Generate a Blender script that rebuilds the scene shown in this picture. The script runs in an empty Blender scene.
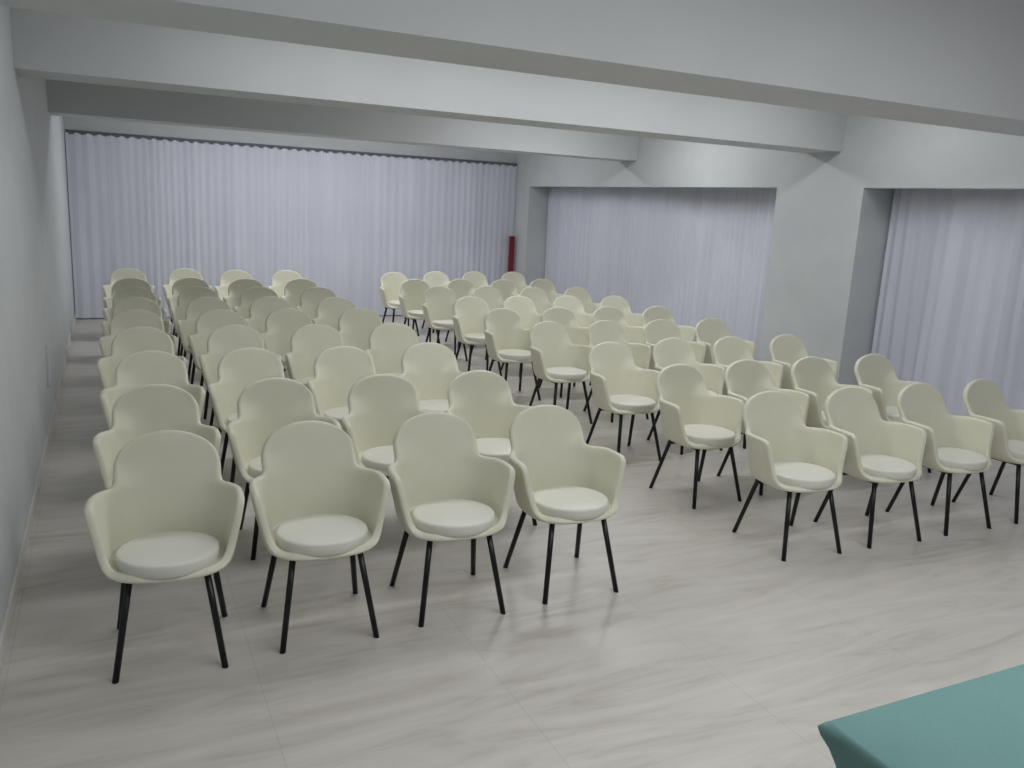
import bpy, bmesh, math, random
from mathutils import Vector, Matrix
random.seed(7)
S = bpy.context.scene
COL = S.collection
R = math.radians

# ------------------------------------------------------------------ helpers
def link(name, bm, mat, parent=None, smooth=False):
    me = bpy.data.meshes.new(name)
    bmesh.ops.recalc_face_normals(bm, faces=bm.faces[:])
    bm.to_mesh(me); bm.free()
    if smooth:
        for p in me.polygons: p.use_smooth = True
    me.materials.append(mat)
    o = bpy.data.objects.new(name, me); COL.objects.link(o)
    if parent: o.parent = parent
    return o

def tag(o, label, cat, group=None):
    o['label'] = label; o['category'] = cat
    if group: o['group'] = group
    return o

def struct(o):
    o['kind'] = 'structure'; return o

def box(bm, x0, x1, y0, y1, z0, z1):
    vs = [bm.verts.new((x, y, z)) for z in (z0, z1) for x, y in ((x0, y0), (x1, y0), (x1, y1), (x0, y1))]
    for f in ((0, 3, 2, 1), (4, 5, 6, 7), (0, 1, 5, 4), (1, 2, 6, 5), (2, 3, 7, 6), (3, 0, 4, 7)):
        bm.faces.new([vs[i] for i in f])
    return vs

def bbox(bm, x0, x1, y0, y1, z0, z1, bev):
    b2 = bmesh.new(); box(b2, x0, x1, y0, y1, z0, z1)
    bmesh.ops.bevel(b2, geom=b2.edges[:], offset=bev, segments=3, profile=.5, affect='EDGES')
    me = bpy.data.meshes.new('tmp'); b2.to_mesh(me); b2.free(); bm.from_mesh(me); bpy.data.meshes.remove(me)

def tube(bm, a, b, r0, r1, n=14, flat=False):
    """round bar from a to b; flat=True cuts both ends level with the floor"""
    a, b = Vector(a), Vector(b)
    d = (b - a).normalized()
    if flat: ex, ey = Vector((1, 0, 0)), Vector((0, 1, 0))
    else:
        ex = d.orthogonal().normalized(); ey = d.cross(ex)
    rings = []
    for c, r in ((a, r0), (b, r1)):
        rings.append([bm.verts.new(c + ex * (r * math.cos(2 * math.pi * i / n)) + ey * (r * math.sin(2 * math.pi * i / n))) for i in range(n)])
    for i in range(n):
        bm.faces.new((rings[0][i], rings[0][(i + 1) % n], rings[1][(i + 1) % n], rings[1][i]))
    bm.faces.new(rings[0][::-1]); bm.faces.new(rings[1])

# ------------------------------------------------------------------ materials
def mat(name, col, rough=.6, spec=.4):
    m = bpy.data.materials.new(name); m.use_nodes = True
    b = m.node_tree.nodes['Principled BSDF']
    b.inputs['Base Color'].default_value = (*col, 1)
    b.inputs['Roughness'].default_value = rough
    b.inputs['Specular IOR Level'].default_value = spec
    return m

def mix_noise(m, c0, c1, scale, detail=3, stretch=(1, 1, 1), bump=0, dist=0.0, lo=.35, hi=.65):
    nt = m.node_tree; N = nt.nodes; L = nt.links; b = N['Principled BSDF']
    tc = N.new('ShaderNodeTexCoord'); mp = N.new('ShaderNodeMapping'); mp.inputs['Scale'].default_value = stretch
    nz = N.new('ShaderNodeTexNoise'); nz.inputs['Scale'].default_value = scale; nz.inputs['Detail'].default_value = detail
    nz.inputs['Distortion'].default_value = dist
    rp = N.new('ShaderNodeValToRGB'); rp.color_ramp.elements[0].position = lo; rp.color_ramp.elements[1].position = hi
    rp.color_ramp.elements[0].color = (*c0, 1); rp.color_ramp.elements[1].color = (*c1, 1)
    L.new(tc.outputs['Object'], mp.inputs[0]); L.new(mp.outputs[0], nz.inputs['Vector'])
    L.new(nz.outputs['Fac'], rp.inputs[0]); L.new(rp.outputs[0], b.inputs['Base Color'])
    if bump:
        bp = N.new('ShaderNodeBump'); bp.inputs['Strength'].default_value = bump; bp.inputs['Distance'].default_value = .003
        L.new(nz.outputs['Fac'], bp.inputs['Height']); L.new(bp.outputs[0], b.inputs['Normal'])
    return rp

WALL = (.60, .62, .615)
m_wall = mat('painted_wall', WALL, .55, .3); mix_noise(m_wall, (.578, .602, .615), (.608, .632, .645), 3, 4, bump=.06)
m_beam = mat('painted_beam', WALL, .6, .3); mix_noise(m_beam, (.61, .625, .638), (.635, .65, .662), 2, 4, bump=.04)
m_ceil = mat('painted_ceiling', (.70, .70, .69), .8, .2); mix_noise(m_ceil, (.69, .69, .68), (.72, .72, .71), 4, 3)
m_shell = mat('cream_upholstery', (.66, .65, .51), .42, .35); mix_noise(m_shell, (.735, .722, .588), (.755, .742, .610), 6, 3, bump=.02)
m_pad = mat('pale_cream_upholstery', (.72, .72, .62), .45, .35); mix_noise(m_pad, (.74, .735, .65), (.765, .76, .68), 9, 3, bump=.03)
m_black = mat('black_lacquered_steel', (.006, .006, .008), .38, .4)
m_base = mat('porcelain_skirting', (.50, .48, .44), .35, .4); mix_noise(m_base, (.56, .55, .52), (.64, .63, .60), 4, 4, stretch=(1, .4, 4))
m_teal = mat('teal_cloth', (.17,.33,.32), .9, .1); mix_noise(m_teal, (.165, .30, .285), (.175, .32, .305), 250, 2, bump=.15)
m_red = mat('red_enamel', (.33, .016, .028), .35, .5); mix_noise(m_red, (.19, .010, .018), (.22, .012, .02), 8, 2)
m_rail = mat('grey_aluminium_rail', (.13, .13, .14), .4, .5)
m_white = mat('white_plastic', (.62, .64, .66), .4, .5)
m_wood = mat('dark_laminate', (.25, .17, .10), .4, .4); mix_noise(m_wood, (.20, .13, .08), (.30, .2, .12), 5, 4, stretch=(1, 8, 1))

# sheer voile: mostly diffuse with a little light passing through
m_curt = bpy.data.materials.new('sheer_white_voile'); m_curt.use_nodes = True
nt = m_curt.node_tree; N = nt.nodes; L = nt.links; b = N['Principled BSDF']
b.inputs['Roughness'].default_value = .85; b.inputs['Specular IOR Level'].default_value = .15
tr = N.new('ShaderNodeBsdfTranslucent'); mx = N.new('ShaderNodeMixShader'); mx.inputs[0].default_value = .22
tc = N.new('ShaderNodeTexCoord'); mp = N.new('ShaderNodeMapping'); mp.inputs['Scale'].default_value = (3.2, 3.2, .12)
nz = N.new('ShaderNodeTexNoise'); nz.inputs['Scale'].default_value = 3; nz.inputs['Detail'].default_value = 5
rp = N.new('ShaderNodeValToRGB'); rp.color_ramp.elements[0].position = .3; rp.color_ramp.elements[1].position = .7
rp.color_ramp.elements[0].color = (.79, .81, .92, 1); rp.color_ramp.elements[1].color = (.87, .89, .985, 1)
L.new(tc.outputs['Object'], mp.inputs[0]); L.new(mp.outputs[0], nz.inputs['Vector']); L.new(nz.outputs['Fac'], rp.inputs[0])
L.new(rp.outputs[0], b.inputs['Base Color']); L.new(rp.outputs[0], tr.inputs['Color'])
L.new(b.outputs[0], mx.inputs[1]); L.new(tr.outputs[0], mx.inputs[2])
L.new(mx.outputs[0], N['Material Output'].inputs['Surface'])

# porcelain floor: travertine veins running across the room, joints every 0.87 m
m_floor = bpy.data.materials.new('travertine_porcelain'); m_floor.use_nodes = True
nt = m_floor.node_tree; N = nt.nodes; L = nt.links; b = N['Principled BSDF']
tc = N.new('ShaderNodeTexCoord')
def noise(scale, stretch, detail, dist, rot=0.0):
    mp = N.new('ShaderNodeMapping'); mp.inputs['Scale'].default_value = stretch; mp.inputs['Rotation'].default_value = (0, 0, rot)
    L.new(tc.outputs['Object'], mp.inputs[0])
    n = N.new('ShaderNodeTexNoise'); n.inputs['Scale'].default_value = scale; n.inputs['Detail'].default_value = detail
    n.inputs['Distortion'].default_value = dist; n.inputs['Roughness'].default_value = .6
    L.new(mp.outputs[0], n.inputs['Vector']); return n
n1 = noise(1.0, (1.1, 5.5, 1), 8, 2.0, R(-5)); n2 = noise(1.0, (3.0, 34.0, 1), 4, .5, R(-3)); n3 = noise(1.0, (.5, 1.2, 1), 2, .2)
def math_(op, a, b_):
    n = N.new('ShaderNodeMath'); n.operation = op
    for i, v in enumerate((a, b_)):
        if isinstance(v, (int, float)): n.inputs[i].default_value = v
        else: L.new(v, n.inputs[i])
    return n.outputs[0]
v = math_('ADD', math_('MULTIPLY', n1.outputs['Fac'], .62), math_('ADD', math_('MULTIPLY', n2.outputs['Fac'], .12), math_('MULTIPLY', n3.outputs['Fac'], .26)))
rp = N.new('ShaderNodeValToRGB'); e = rp.color_ramp.elements
e[0].position = .36; e[0].color = (.455, .42, .37, 1); e[1].position = .62; e[1].color = (.61, .583, .54, 1)
e.new(.47).color = (.545, .515, .47, 1)
L.new(v, rp.inputs[0])
sx = N.new('ShaderNodeSeparateXYZ'); L.new(tc.outputs['Object'], sx.inputs[0])
def joint(sock, off, pitch, w):
    m = math_('MODULO', math_('ADD', sock, 50 * pitch - off + w / 2), pitch)
    return math_('LESS_THAN', m, w)
j = math_('MAXIMUM', joint(sx.outputs['X'], .452, .868, .005), joint(sx.outputs['Y'], .70, .868, .004))
mixj = N.new('ShaderNodeMix'); mixj.data_type = 'RGBA'
L.new(math_('MULTIPLY', j, .20), mixj.inputs['Factor']); L.new(rp.outputs[0], mixj.inputs['A']); mixj.inputs['B'].default_value = (.24, .22, .19, 1)
L.new(mixj.outputs['Result'], b.inputs['Base Color'])
b.inputs['Roughness'].default_value = .33; b.inputs['Specular IOR Level'].default_value = .45

# ------------------------------------------------------------------ room
XL, XR, YB, YF, ZC = -.45, 6.172, 12.94, -2.0, 3.12
ZB, ZH = 2.47, 2.145
XC = 6.52            # line of the window curtains, inside the recesses
XO = 6.80            # back of the recesses
bm = bmesh.new(); box(bm, XL - .15, XO + .15, YF - .15, YB + .35, -.12, 0); struct(link('floor', bm, m_floor))
bm = bmesh.new(); box(bm, XL - .15, XO + .15, YF - .15, YB + .35, ZC, ZC + .12); struct(link('ceiling', bm, m_ceil))
bm = bmesh.new(); box(bm, XL - .15, XL, YF, YB + .2, 0, ZC); struct(link('wall_left', bm, m_wall))
bm = bmesh.new(); box(bm, XL - .15, XO + .15, YF - .15, YF, 0, ZC); struct(link('wall_front', bm, m_wall))
# back wall with the header the rail hangs from
bm = bmesh.new()
box(bm, XL, XO + .15, YB + .2, YB + .35, 0, ZC)
box(bm, XL, XR, YB, YB + .2, 2.515, ZC)
struct(link('wall_back', bm, m_wall))
# right wall: columns, header above the openings, outer skin
bm = bmesh.new()
box(bm, XO, XO + .15, YF, YB + .2, 0, ZC)
for y0, y1 in ((12.41, YB + .2), (5.656, 6.762), (-1.2, -.1)):
    box(bm, XR, XO, y0, y1, 0, ZC)
for y0, y1 in ((6.762, 12.41), (-.1, 5.656), (YF, -1.2)):
    box(bm, XR, XR + .16, y0, y1, ZH, ZC)
struct(link('wall_right', bm, m_wall))
# three transverse beams
for i, (y0, y1) in enumerate(((3.37, 3.922), (5.965, 6.417), (9.36, 9.79))):
    bm = bmesh.new(); box(bm, XL, XR, y0, y1, ZB, ZC); struct(link('trim_%d' % (i + 1), bm, m_beam))
bm = bmesh.new(); box(bm, XL, XL + .014, YF, YB + .05, 0, .085)
bmesh.ops.bevel(bm, geom=[e_ for e_ in bm.edges if e_.verts[0].co.z > .08 and e_.verts[1].co.z > .08], offset=.003, segments=2, affect='EDGES')
struct(link('baseboard_left', bm, m_base))

# ------------------------------------------------------------------ curtains
def curtain(name, p0, p1, ztop, zbot, wl, amp, seed, soft=1.0, sag=0.0):
    """pleated sheer curtain hung along p0-p1: tight pleats under the heading, looser folds lower down"""
    rnd = random.Random(seed)
    p0, p1 = Vector((*p0, 0)), Vector((*p1, 0)); Lg = (p1 - p0).length; d = (p1 - p0) / Lg; nrm = Vector((-d.y, d.x, 0))
    n = int(Lg / wl * 12)
    ph, s, step = [], 0.0, Lg / n
    slow = [(rnd.uniform(.5, 2.2), rnd.uniform(0, 6.28), rnd.uniform(.3, 1)) for _ in range(9)]
    for i in range(n + 1):
        ph.append(s); x = i * step
        k = 1 + .30 * sum(a * math.sin(w * x * 2.1 + q) for w, q, a in slow) / 3
        s += 2 * math.pi * step / wl * max(.35, k)
    zs = [ztop, ztop - .025, ztop - .05, ztop - .09, ztop - .16, ztop - .35, (ztop + zbot) * .6, (ztop + zbot) * .45, (ztop + zbot) * .25, zbot + .12, zbot]
    bm = bmesh.new(); rows = []
    for z in zs:
        t = (ztop - z) / (ztop - zbot); row = []
        head = math.exp(-((ztop - z) / .05) ** 2)
        for i in range(n + 1):
            x = i * step
            a = amp * (.62 + .5 * t) * (1 + .45 * math.sin(x * 3.1 + seed) * math.sin(x * 1.3))
            off = a * math.sin(ph[i]) + soft * .020 * (.3 + t) * math.sin(x * 5.3 + 1.5 * seed + .8 * t) + soft * .012 * math.sin(x * 12.1 + seed + 1.2 * t)
            off += .006 * head * math.sin(ph[i]) * (1 if math.sin(ph[i]) > 0 else .3)
            q = p0 + d * (x + .006 * math.sin(2 * ph[i])) + nrm * off
            row.append(bm.verts.new((q.x, q.y, z - sag * math.exp(-(ztop - z) / .04) * (.5 - .5 * math.cos(2 * math.pi * x / .135)))))
        rows.append(row)
    for a, b_ in zip(rows, rows[1:]):
        for i in range(n): bm.faces.new((a[i], a[i + 1], b_[i + 1], b_[i]))
    return link(name, bm, m_curt, smooth=True)

c = curtain('sheer_curtain', (XL + .012, YB - .06), (XR - .012, YB - .06), 2.480, .015, .105, .0052, 3, .45, .028)
tag(c, 'long white sheer curtain covering the whole back wall under a grey rail', 'curtain')
c = curtain('sheer_curtain', (XC, 12.39), (XC, 6.78), 2.25, .015, .11, .008, 5, .9)
tag(c, 'white sheer curtain in the recess between the corner column and the wide column', 'curtain')
c = curtain('sheer_curtain', (XC, 5.63), (XC, -.08), 2.25, .015, .15, .020, 8, 1.7)
tag(c, 'white sheer curtain in the nearest recess, right of the wide column', 'curtain')
# rails
bm = bmesh.new(); bbox(bm, XL + .02, XR - .01, YB - .075, YB - .045, 2.484, 2.506, .004)
o = link('curtain_rail', bm, m_rail); tag(o, 'thin dark grey curtain rail running along the top of the back wall', 'curtain rail')
for y0, y1, lab in ((6.78, 12.39, 'grey curtain rail tucked behind the header of the far window recess'), (-.08, 5.63, 'grey curtain rail tucked behind the header of the nearest window recess')):
    bm = bmesh.new(); bbox(bm, XC - .02, XC + .02, y0, y1, 2.262, 2.29, .004)
    # hangers reaching the ceiling soffit of the recess are hidden above the header
    o = link('curtain_rail', bm, m_rail); tag(o, lab, 'curtain rail')

# slim red post in the far right corner
bm = bmesh.new(); bbox(bm, 6.035, 6.12, 12.74, 12.80, 0, 1.33, .008)
o = link('red_post', bm, m_red); tag(o, 'slim dark red post in the far corner, right end of the back curtain', 'post')
# white vertical cover plate on the left wall
bm = bmesh.new(); bbox(bm, XL, XL + .022, 6.98, 7.05, .33, .64, .004)
o = link('socket_cover', bm, m_white); tag(o, 'slim white cover plate low on the left wall', 'wall socket')

# ------------------------------------------------------------------ chair
YC = -.125
def lerp(tab, z):
    if z <= tab[0][0]: return tab[0][1]
    for (a, p), (b_, q) in zip(tab, tab[1:]):
        if z <= b_:
            t = (z - a) / (b_ - a); return p + (q - p) * t
    return tab[-1][1]
W_T = [(.38, .214), (.40, .228), (.43, .237), (.48, .248), (.55, .264), (.60, .273), (.65, .281), (.70, .302), (.85, .312)]
B_T = [(.38, .106), (.40, .120), (.43, .126), (.48, .137), (.55, .150), (.62, .1635), (.68, .176), (.74, .189), (.80, .2025), (.85, .214)]
F_T = [(.38, -.290), (.40, -.306), (.43, -.314), (.85, -.33)]
N_T = [(.38, 2.6), (.44, 2.65), (.52, 2.6), (.62, 2.6), (.66, 3.2), (.72, 4.4), (.85, 4.6)]
def F(phi, z):
    n = lerp(N_T, z); s, c_ = math.sin(phi), math.cos(phi)
    x = lerp(W_T, z) * math.copysign(abs(s) ** (2 / n), s)
    ext = (lerp(B_T, z) - YC) if c_ >= 0 else (YC - lerp(F_T, z))
    return Vector((x, YC + ext * math.copysign(abs(c_) ** (2 / n), c_), z))
def phi_of_x(x, z):
    n = lerp(N_T, z); return math.asin(min(1, (x / lerp(W_T, z)) ** (n / 2)))
def phi_of_y(y, z):      # forward half
    n = lerp(N_T, z); t = min(1, (YC - y) / (YC - lerp(F_T, z))); return math.pi - math.acos(t ** (n / 2))
Z0 = .396
def poly(pts, t):
    """point at arc fraction t along a polyline in (angle, height) space"""
    P = [F(a, z) for a, z in pts]; L_ = [0.0]
    for a, b_ in zip(P, P[1:]): L_.append(L_[-1] + (b_ - a).length)
    s_ = L_[-1] * t; i = 0
    while i < len(L_) - 2 and L_[i + 1] < s_: i += 1
    u = (s_ - L_[i]) / (L_[i + 1] - L_[i]); return (pts[i][0] + (pts[i + 1][0] - pts[i][0]) * u, pts[i][1] + (pts[i + 1][1] - pts[i][1]) * u)
NA, NB, NW, ND, NF = 12, 14, 14, 11, 12
XN, ZN = .213, .634                                     # where back and arm meet
A_N = phi_of_x(XN, ZN)
EDGE = [(phi_of_y(y, z), z) for y, z in ((-.255, Z0), (-.232, .407), (-.214, .425), (-.203, .450), (-.196, .485), (-.190, .53), (-.185, .57), (-.180, .60), (-.173, .622))]
ARM = [(A_N, ZN), (A_N + .05, .631), (A_N + .14, .632), (A_N + .3, .636), (A_N + .5, .642), (A_N + .7, .646), (phi_of_y(-.145, .645), .645), (phi_of_y(-.163, .638), .638), EDGE[-1]]
PHC = EDGE[0][0]
BASE = [PHC * k / (NA + NB) for k in range(NA + NB + 1)]
TOP = [(phi_of_x(XN * k / NA, ZN), ZN) for k in range(NA + 1)] + [poly(ARM, k / NB) for k in range(1, NB + 1)]
def lower(k, w):
    v = k / (NA + NB); Ew = poly(EDGE, w); Lw = (0.0, Z0 + (ZN - Z0) * w); Bv = (BASE[k], Z0); Tv = TOP[k]
    out = []
    for c in (0, 1):
        c00, c10, c01, c11 = (0.0, Z0)[c], (PHC, Z0)[c], (0.0, ZN)[c], EDGE[-1][c]
        out.append((1 - v) * Lw[c] + v * Ew[c] + (1 - w) * Bv[c] + w * Tv[c] - ((1 - v) * (1 - w) * c00 + v * (1 - w) * c10 + (1 - v) * w * c01 + v * w * c11))
    return out
DZ, DR, HB, TH = .688, .211, .1465, R(40)
SIDE = [(XN, ZN), (.2105, .646), (DR, .664)] + [(DR * math.cos(TH * k / 8), DZ + HB * math.sin(TH * k / 8)) for k in range(9)]
def side(t):
    L_ = [0.0]
    for a, b_ in zip(SIDE, SIDE[1:]): L_.append(L_[-1] + math.hypot(a[0] - b_[0], a[1] - b_[1]))
    s_ = L_[-1] * t; i = 0
    while i < len(L_) - 2 and L_[i + 1] < s_: i += 1
    u = (s_ - L_[i]) / (L_[i + 1] - L_[i]); return (SIDE[i][0] + (SIDE[i + 1][0] - SIDE[i][0]) * u, SIDE[i][1] + (SIDE[i + 1][1] - SIDE[i][1]) * u)
def dome(a, b_):                                        # a -1..1 across, b_ 0..1 up
    sx_, sz_ = side(b_); an = math.pi / 2 - a * (math.pi / 2 - TH)
    tx_, tz_ = DR * math.cos(an), DZ + HB * math.sin(an); cx_, cz_ = SIDE[-1]
    x = a * sx_ + (1 - b_) * a * XN + b_ * tx_ - ((1 - b_) * a * XN + b_ * a * cx_)
    z = sz_ + (1 - b_) * ZN + b_ * tz_ - ((1 - b_) * ZN + b_ * cz_)
    return x, z
def shell_mesh():
    bm = bmesh.new(); K = NA + NB; low = {}
    for k in range(-K, K + 1):
        for i in range(NW + 1):
            a, z = lower(abs(k), i / NW); low[k, i] = bm.verts.new(F(math.copysign(a, k) if k else 0.0, z))
    for k in range(-K, K):
        for i in range(NW): bm.faces.new((low[k, i], low[k + 1, i], low[k + 1, i + 1], low[k, i + 1]))
    dm = {(k, 0): low[k, NW] for k in range(-NA, NA + 1)}
    for k in range(-NA, NA + 1):
        for i in range(1, ND + 1):
            x, z = dome(k / NA, i / ND); dm[k, i] = bm.verts.new(F(math.copysign(phi_of_x(abs(x), z), x), z))
    for k in range(-NA, NA):
        for i in range(ND): bm.faces.new((dm[k, i], dm[k + 1, i], dm[k + 1, i + 1], dm[k, i + 1]))
    front = [bm.verts.new(F(PHC + (2 * math.pi - 2 * PHC) * k / (2 * NF), Z0 - .0 )) for k in range(1, 2 * NF)]
    ring0 = [low[k, 0] for k in range(-K, K + 1)] + front
    n = len(ring0); prev = ring0
    for sc_, z in ((.965, .389), (.90, .384), (.78, .380), (.6, .377), (.3, .376)):
        ring = [bm.verts.new((g.co.x * sc_, YC + (g.co.y - YC) * sc_, z)) for g in ring0]
        for i in range(n): bm.faces.new((prev[i], ring[i], ring[(i + 1) % n], prev[(i + 1) % n]))
        prev = ring
    cv = bm.verts.new((0, YC, .376))
    for i in range(n): bm.faces.new((prev[i], cv, prev[(i + 1) % n]))
    bmesh.ops.recalc_face_normals(bm, faces=bm.faces[:])
    me = bpy.data.meshes.new('shell'); bm.to_mesh(me); bm.free(); return me
me = shell_mesh()
# make sure normals face away from the seat
tot = sum((p.normal.dot(p.center - Vector((0, YC, .55)))) for p in me.polygons)
if tot < 0: me.flip_normals()
tmp = bpy.data.objects.new('tmp', me); COL.objects.link(tmp)
so = tmp.modifiers.new('s', 'SOLIDIFY'); so.thickness = .032; so.offset = -.30
sm_ = tmp.modifiers.new('b', 'SMOOTH'); sm_.factor = .3; sm_.iterations = 1
sb = tmp.modifiers.new('u', 'SUBSURF'); sb.levels = 1; sb.render_levels = 1
dg = bpy.context.evaluated_depsgraph_get()
SHELL = bpy.data.meshes.new_from_object(tmp.evaluated_get(dg)); SHELL.name = 'shell'
bpy.data.objects.remove(tmp)
for p in SHELL.polygons: p.use_smooth = True
SHELL.materials.clear(); SHELL.materials.append(m_shell)

def cushion_bm():
    bm = bmesh.new(); prof = [(.88, .392), (.96, .395), (.993, .405), (1.0, .428), (.999, .439), (.990, .4455), (.970, .449), (.93, .451), (.80, .4525), (.5, .454), (.2, .4545)]
    n = 56; rings = []
    for s_, z in prof:
        rings.append([bm.verts.new((.190 * s_ * math.cos(2 * math.pi * i / n), -.138 + .178 * s_ * math.sin(2 * math.pi * i / n), z)) for i in range(n)])
    for a, b_ in zip(rings, rings[1:]):
        for i in range(n): bm.faces.new((a[i], a[(i + 1) % n], b_[(i + 1) % n], b_[i]))
    bm.faces.new(rings[0][::-1]); bm.faces.new(rings[-1])
    return bm

def make_chair():
    root = bpy.data.objects.new('shell_armchair', None); COL.objects.link(root); root.empty_display_size = .1
    sh = bpy.data.objects.new('shell', SHELL); COL.objects.link(sh); sh.parent = root
    link('seat_cushion', cushion_bm(), m_pad, root, True)['label'] = 'paler round seat cushion'
    for (fx, fy), (tx, ty) in (((-.196, -.308), (-.138, -.224)), ((.196, -.308), (.138, -.224)), ((-.21, .121), (-.158, .016)), ((.21, .121), (.158, .016))):
        bm = bmesh.new(); tube(bm, (fx, fy, 0), (tx, ty, .374), .0125, .0135, flat=True)
        o_ = link('leg', bm, m_black, root, True)
        for p in o_.data.polygons:
            if len(p.vertices) > 4: p.use_smooth = False
    bm = bmesh.new()
    for s_ in (-1, 1): tube(bm, (s_ * .136, -.218, .361), (s_ * .155, .014, .361), .007, .007, 10)
    tube(bm, (-.205, -.035, .360), (.205, -.035, .360), .008, .008, 10)
    tube(bm, (-.155, .012, .361), (.155, .012, .361), .007, .007, 10)
    link('seat_frame', bm, m_black, root, True)
    return root

first = make_chair(); used = [False]
def place(x, y, a, label, group):
    if not used[0]: o = first; used[0] = True
    else:
        o = first.copy(); COL.objects.link(o)
        for ch in list(first.children):
            c_ = ch.copy(); COL.objects.link(c_); c_.parent = o
    o.location = (x, y, 0); o.rotation_euler = (0, 0, a)
    tag(o, label, 'chair', group)

# measured seat positions (x of each chair, y of each row, metres)
LEFT = [
 [(.174,3.471),(.773,3.483),(1.378,3.494),(1.991,3.505)],
 [(.185,4.40),(.80,4.44),(1.40,4.42),(2.01,4.42)],
 [(.21,5.40),(.81,5.42),(1.415,5.38),(2.05,5.44)],
 [(.19,6.41),(.85,6.44),(1.46,6.40),(2.09,6.42)],
 [(.19,7.36),(.85,7.34),(1.43,7.38),(2.07,7.35)],
 [(.21,8.21),(.83,8.21),(1.42,8.26),(2.06,8.22)],
 [(.22,9.10),(.83,9.15),(1.45,9.17),(2.09,9.15)],
 [(.22,10.04),(.85,10.15),(1.45,10.08),(2.10,10.12)],
 [(.21,11.25),(.88,11.33),(1.48,11.20),(2.14,11.25)]]
RIGHT = [
 [(3.488,3.501),(4.108,3.476),(4.728,3.471),(5.361,3.476)],
 [(3.479,4.357),(4.11,4.42),(4.74,4.43),(5.39,4.43)],
 [(3.49,5.27),(4.16,5.38),(4.77,5.38),(5.42,5.41)],
 [(3.54,6.38),(4.14,6.39),(4.77,6.41),(5.39,6.43)],
 [(3.50,7.29),(4.17,7.37),(4.79,7.39),(5.40,7.37)],
 [(3.57,8.30),(4.19,8.35),(4.83,8.36),(5.47,8.36)],
 [(3.59,9.33),(4.24,9.37),(4.87,9.32),(5.50,9.32)],
 [(3.58,10.20),(4.25,10.28),(4.87,10.26),(5.54,10.40)],
 [(3.62,11.19),(4.32,11.42),(4.96,11.48),(5.62,11.52)]]
ROT = {(0,0,0):-.082,(0,0,1):-.021,(0,0,2):-.037,(0,0,3):-.016,(1,0,0):-.066,(1,0,1):-.057,(1,0,2):-.016,(1,0,3):.049,(1,1,0):.055}
ROWS = ['front row', 'second row', 'third row', 'fourth row', 'middle row', 'fourth row from the back', 'third row from the back', 'second row from the back', 'back row']
LSEAT = ['seat next to the left wall', 'second seat from the left wall', 'third seat from the left wall', 'seat on the central aisle']
RSEAT = ['seat on the central aisle', 'second seat from the aisle', 'third seat from the aisle', 'seat nearest the window curtains']
rnd = random.Random(11)
for bi, (block, bn, seats) in enumerate(((LEFT, 'left block', LSEAT), (RIGHT, 'right block', RSEAT))):
    for ri, row in enumerate(block):
        for ci, (x, y) in enumerate(row):
            a = ROT.get((bi, ri, ci), rnd.uniform(-.055, .005) if bi == 0 else rnd.uniform(-.015, .055))
            place(x, y, a, 'cream armchair, %s, %s, %s' % (bn, ROWS[ri], seats[ci]), 'cream armchairs in the ' + bn)

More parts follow.
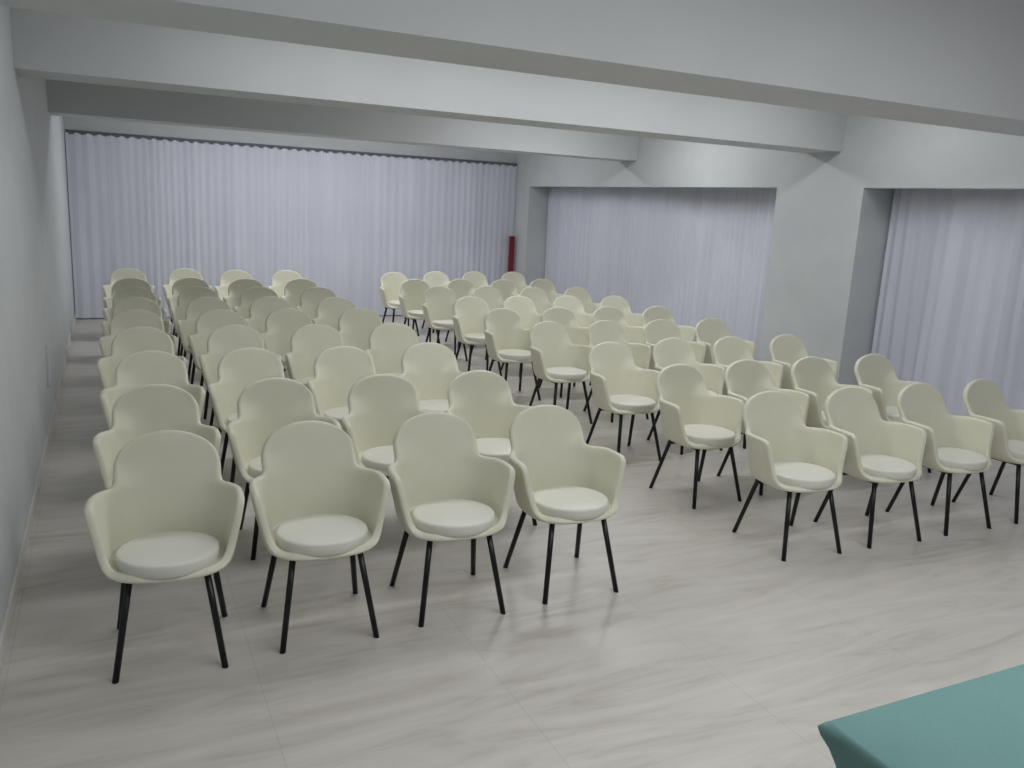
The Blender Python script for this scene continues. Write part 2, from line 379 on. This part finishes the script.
# ------------------------------------------------------------------ table under a teal cloth
TX0, TX1, TY0, TY1, TZ = 1.405, 2.95, .42, 1.14, .752
t = bpy.data.objects.new('folding_table', None); COL.objects.link(t); t.location = (0, 0, 0)
tag(t, 'rectangular table hidden beneath the teal tablecloth at lower right', 'table')
bm = bmesh.new(); bbox(bm, TX0, TX1, TY0, TY1, TZ - .03, TZ, .004); link('tabletop', bm, m_wood, t)
for x in (TX0 + .08, TX1 - .08):
    for y in (TY0 + .08, TY1 - .08):
        bm = bmesh.new(); tube(bm, (x, y, 0), (x, y, TZ - .03), .014, .014); link('leg', bm, m_black, t, True)
def cloth():
    bm = bmesh.new()
    x0, x1, y0, y1 = 1.380, 2.975, .395, 1.163
    # rounded rectangle perimeter
    per = []; r = .012
    def arc(cx, cy, a0, a1, n=5):
        for i in range(n + 1):
            a = a0 + (a1 - a0) * i / n; per.append((cx + r * math.cos(a), cy + r * math.sin(a), math.cos((a0 + a1) / 2), math.sin((a0 + a1) / 2), 1 if 0 < i < n else .8))
    def edge(ax, ay, bx, by, nx, ny, n):
        for i in range(1, n): per.append((ax + (bx - ax) * i / n, ay + (by - ay) * i / n, nx, ny, 0))
    arc(x0 + r, y1 - r, math.pi, math.pi / 2)
    edge(x0 + r, y1, x1 - r, y1, 0, 1, 60)
    arc(x1 - r, y1 - r, math.pi / 2, 0); edge(x1, y1 - r, x1, y0 + r, 1, 0, 30)
    arc(x1 - r, y0 + r, 0, -math.pi / 2); edge(x1 - r, y0, x0 + r, y0, 0, -1, 60)
    arc(x0 + r, y0 + r, -math.pi / 2, -math.pi); edge(x0, y0 + r, x0, y1 - r, -1, 0, 30)
    n = len(per)
    top = [bm.verts.new((x, y, TZ + .008)) for x, y, *_ in per]
    inner = []
    cx, cy = (x0 + x1) / 2, (y0 + y1) / 2
    lv = []
    for z, out, cor in ((.757, .003, .004), (.752, .006, .014), (.742, .007, .026), (.725, .006, .018), (.70, .004, -.002), (.66, .002, -.022), (.60, .003, -.034), (.50, .006, -.036), (.38, .010, -.03), (.24, .014, -.02), (.10, .018, -.01), (.03, .02, -.005)):
        row = []
        for i, (x, y, nx, ny, k) in enumerate(per):
            # distance to nearest corner controls the corner fold
            dc = min(math.hypot(x - a, y - b_) for a in (x0, x1) for b_ in (y0, y1))
            g = math.exp(-(dc / .035) ** 2) if cor > 0 else math.exp(-(dc / .09) ** 2)
            s_ = i / n * 2 * math.pi
            wv = (TZ - z) * .03 * math.sin(s_ * 23 + 1.0) * (1 - g) + (TZ - z) * .018 * math.sin(s_ * 41)
            dx, dy = (x - cx), (y - cy)
            ux, uy = math.copysign(.707, dx), math.copysign(.707, dy)
            row.append(bm.verts.new((x + nx * (out + wv) * (1 - g) + ux * cor * g, y + ny * (out + wv) * (1 - g) + uy * cor * g, z)))
        lv.append(row)
    prev = top
    for row in lv:
        for i in range(n): bm.faces.new((prev[i], prev[(i + 1) % n], row[(i + 1) % n], row[i]))
        prev = row
    bm.faces.new(top)
    return link('tablecloth', bm, m_teal, smooth=True)
c = cloth(); tag(c, 'teal green tablecloth covering the table in the lower right corner', 'tablecloth')
md = c.modifiers.new('thickness', 'SOLIDIFY'); md.thickness = .0012; md.offset = 1

# ------------------------------------------------------------------ light: ceiling lamps in the bays between the beams
def lamp(x, y, w, sx, z=3.02):
    l = bpy.data.lights.new('ceiling_lamp', 'AREA'); l.energy = w; l.color = COOL
    l.shape = 'RECTANGLE'; l.size = sx; l.size_y = .2
    o = bpy.data.objects.new('ceiling_lamp', l); o.location = (x, y, z); COL.objects.link(o)
def bulb(x, y, w, z=3.0):
    l = bpy.data.lights.new('ceiling_tube', 'POINT'); l.energy = w; l.color = COOL; l.shadow_soft_size = .09
    o = bpy.data.objects.new('ceiling_tube', l); o.location = (x, y, z); COL.objects.link(o)
COOL = (.965, .98, 1.0)
for cx_, y, half_, wa, wp in ((2.6, 1.4, 2.0, 48, 25), (3.1, 4.94, 2.5, 34, 14), (4.6, 7.9, .8, 26, 13), (2.8, 11.0, 2.1, 51, 19)):
    lamp(cx_, y, wa, half_ * 2)
    k_ = 4 if half_ > 1 else 2
    for i in range(k_): bulb(cx_ - half_ + 2 * half_ * (i + .5) / k_, y, wp / k_)
w = bpy.data.worlds.new('world'); S.world = w; w.use_nodes = True
w.node_tree.nodes['Background'].inputs[0].default_value = (.5, .52, .55, 1); w.node_tree.nodes['Background'].inputs[1].default_value = .1

# ------------------------------------------------------------------ camera
f_ = Vector((.42812522, .8794544, -.20801143)); r_ = Vector((.90262125, -.42746741, .05046277)); u_ = Vector((.0445384, .20935992, .97682381))
cam = bpy.data.cameras.new('camera'); cam.sensor_width = 36; cam.lens = 838.2155 / 1024 * 36; cam.clip_start = .05
co = bpy.data.objects.new('camera', cam); COL.objects.link(co)
M = Matrix((r_, u_, -f_)).transposed().to_4x4(); M.translation = Vector((0, 0, 1.82924)); co.matrix_world = M
S.camera = co
S.view_settings.view_transform = 'Standard'; S.view_settings.look = 'None'; S.view_settings.gamma = 1
S.view_settings.use_curve_mapping = False; S.view_settings.exposure = 0
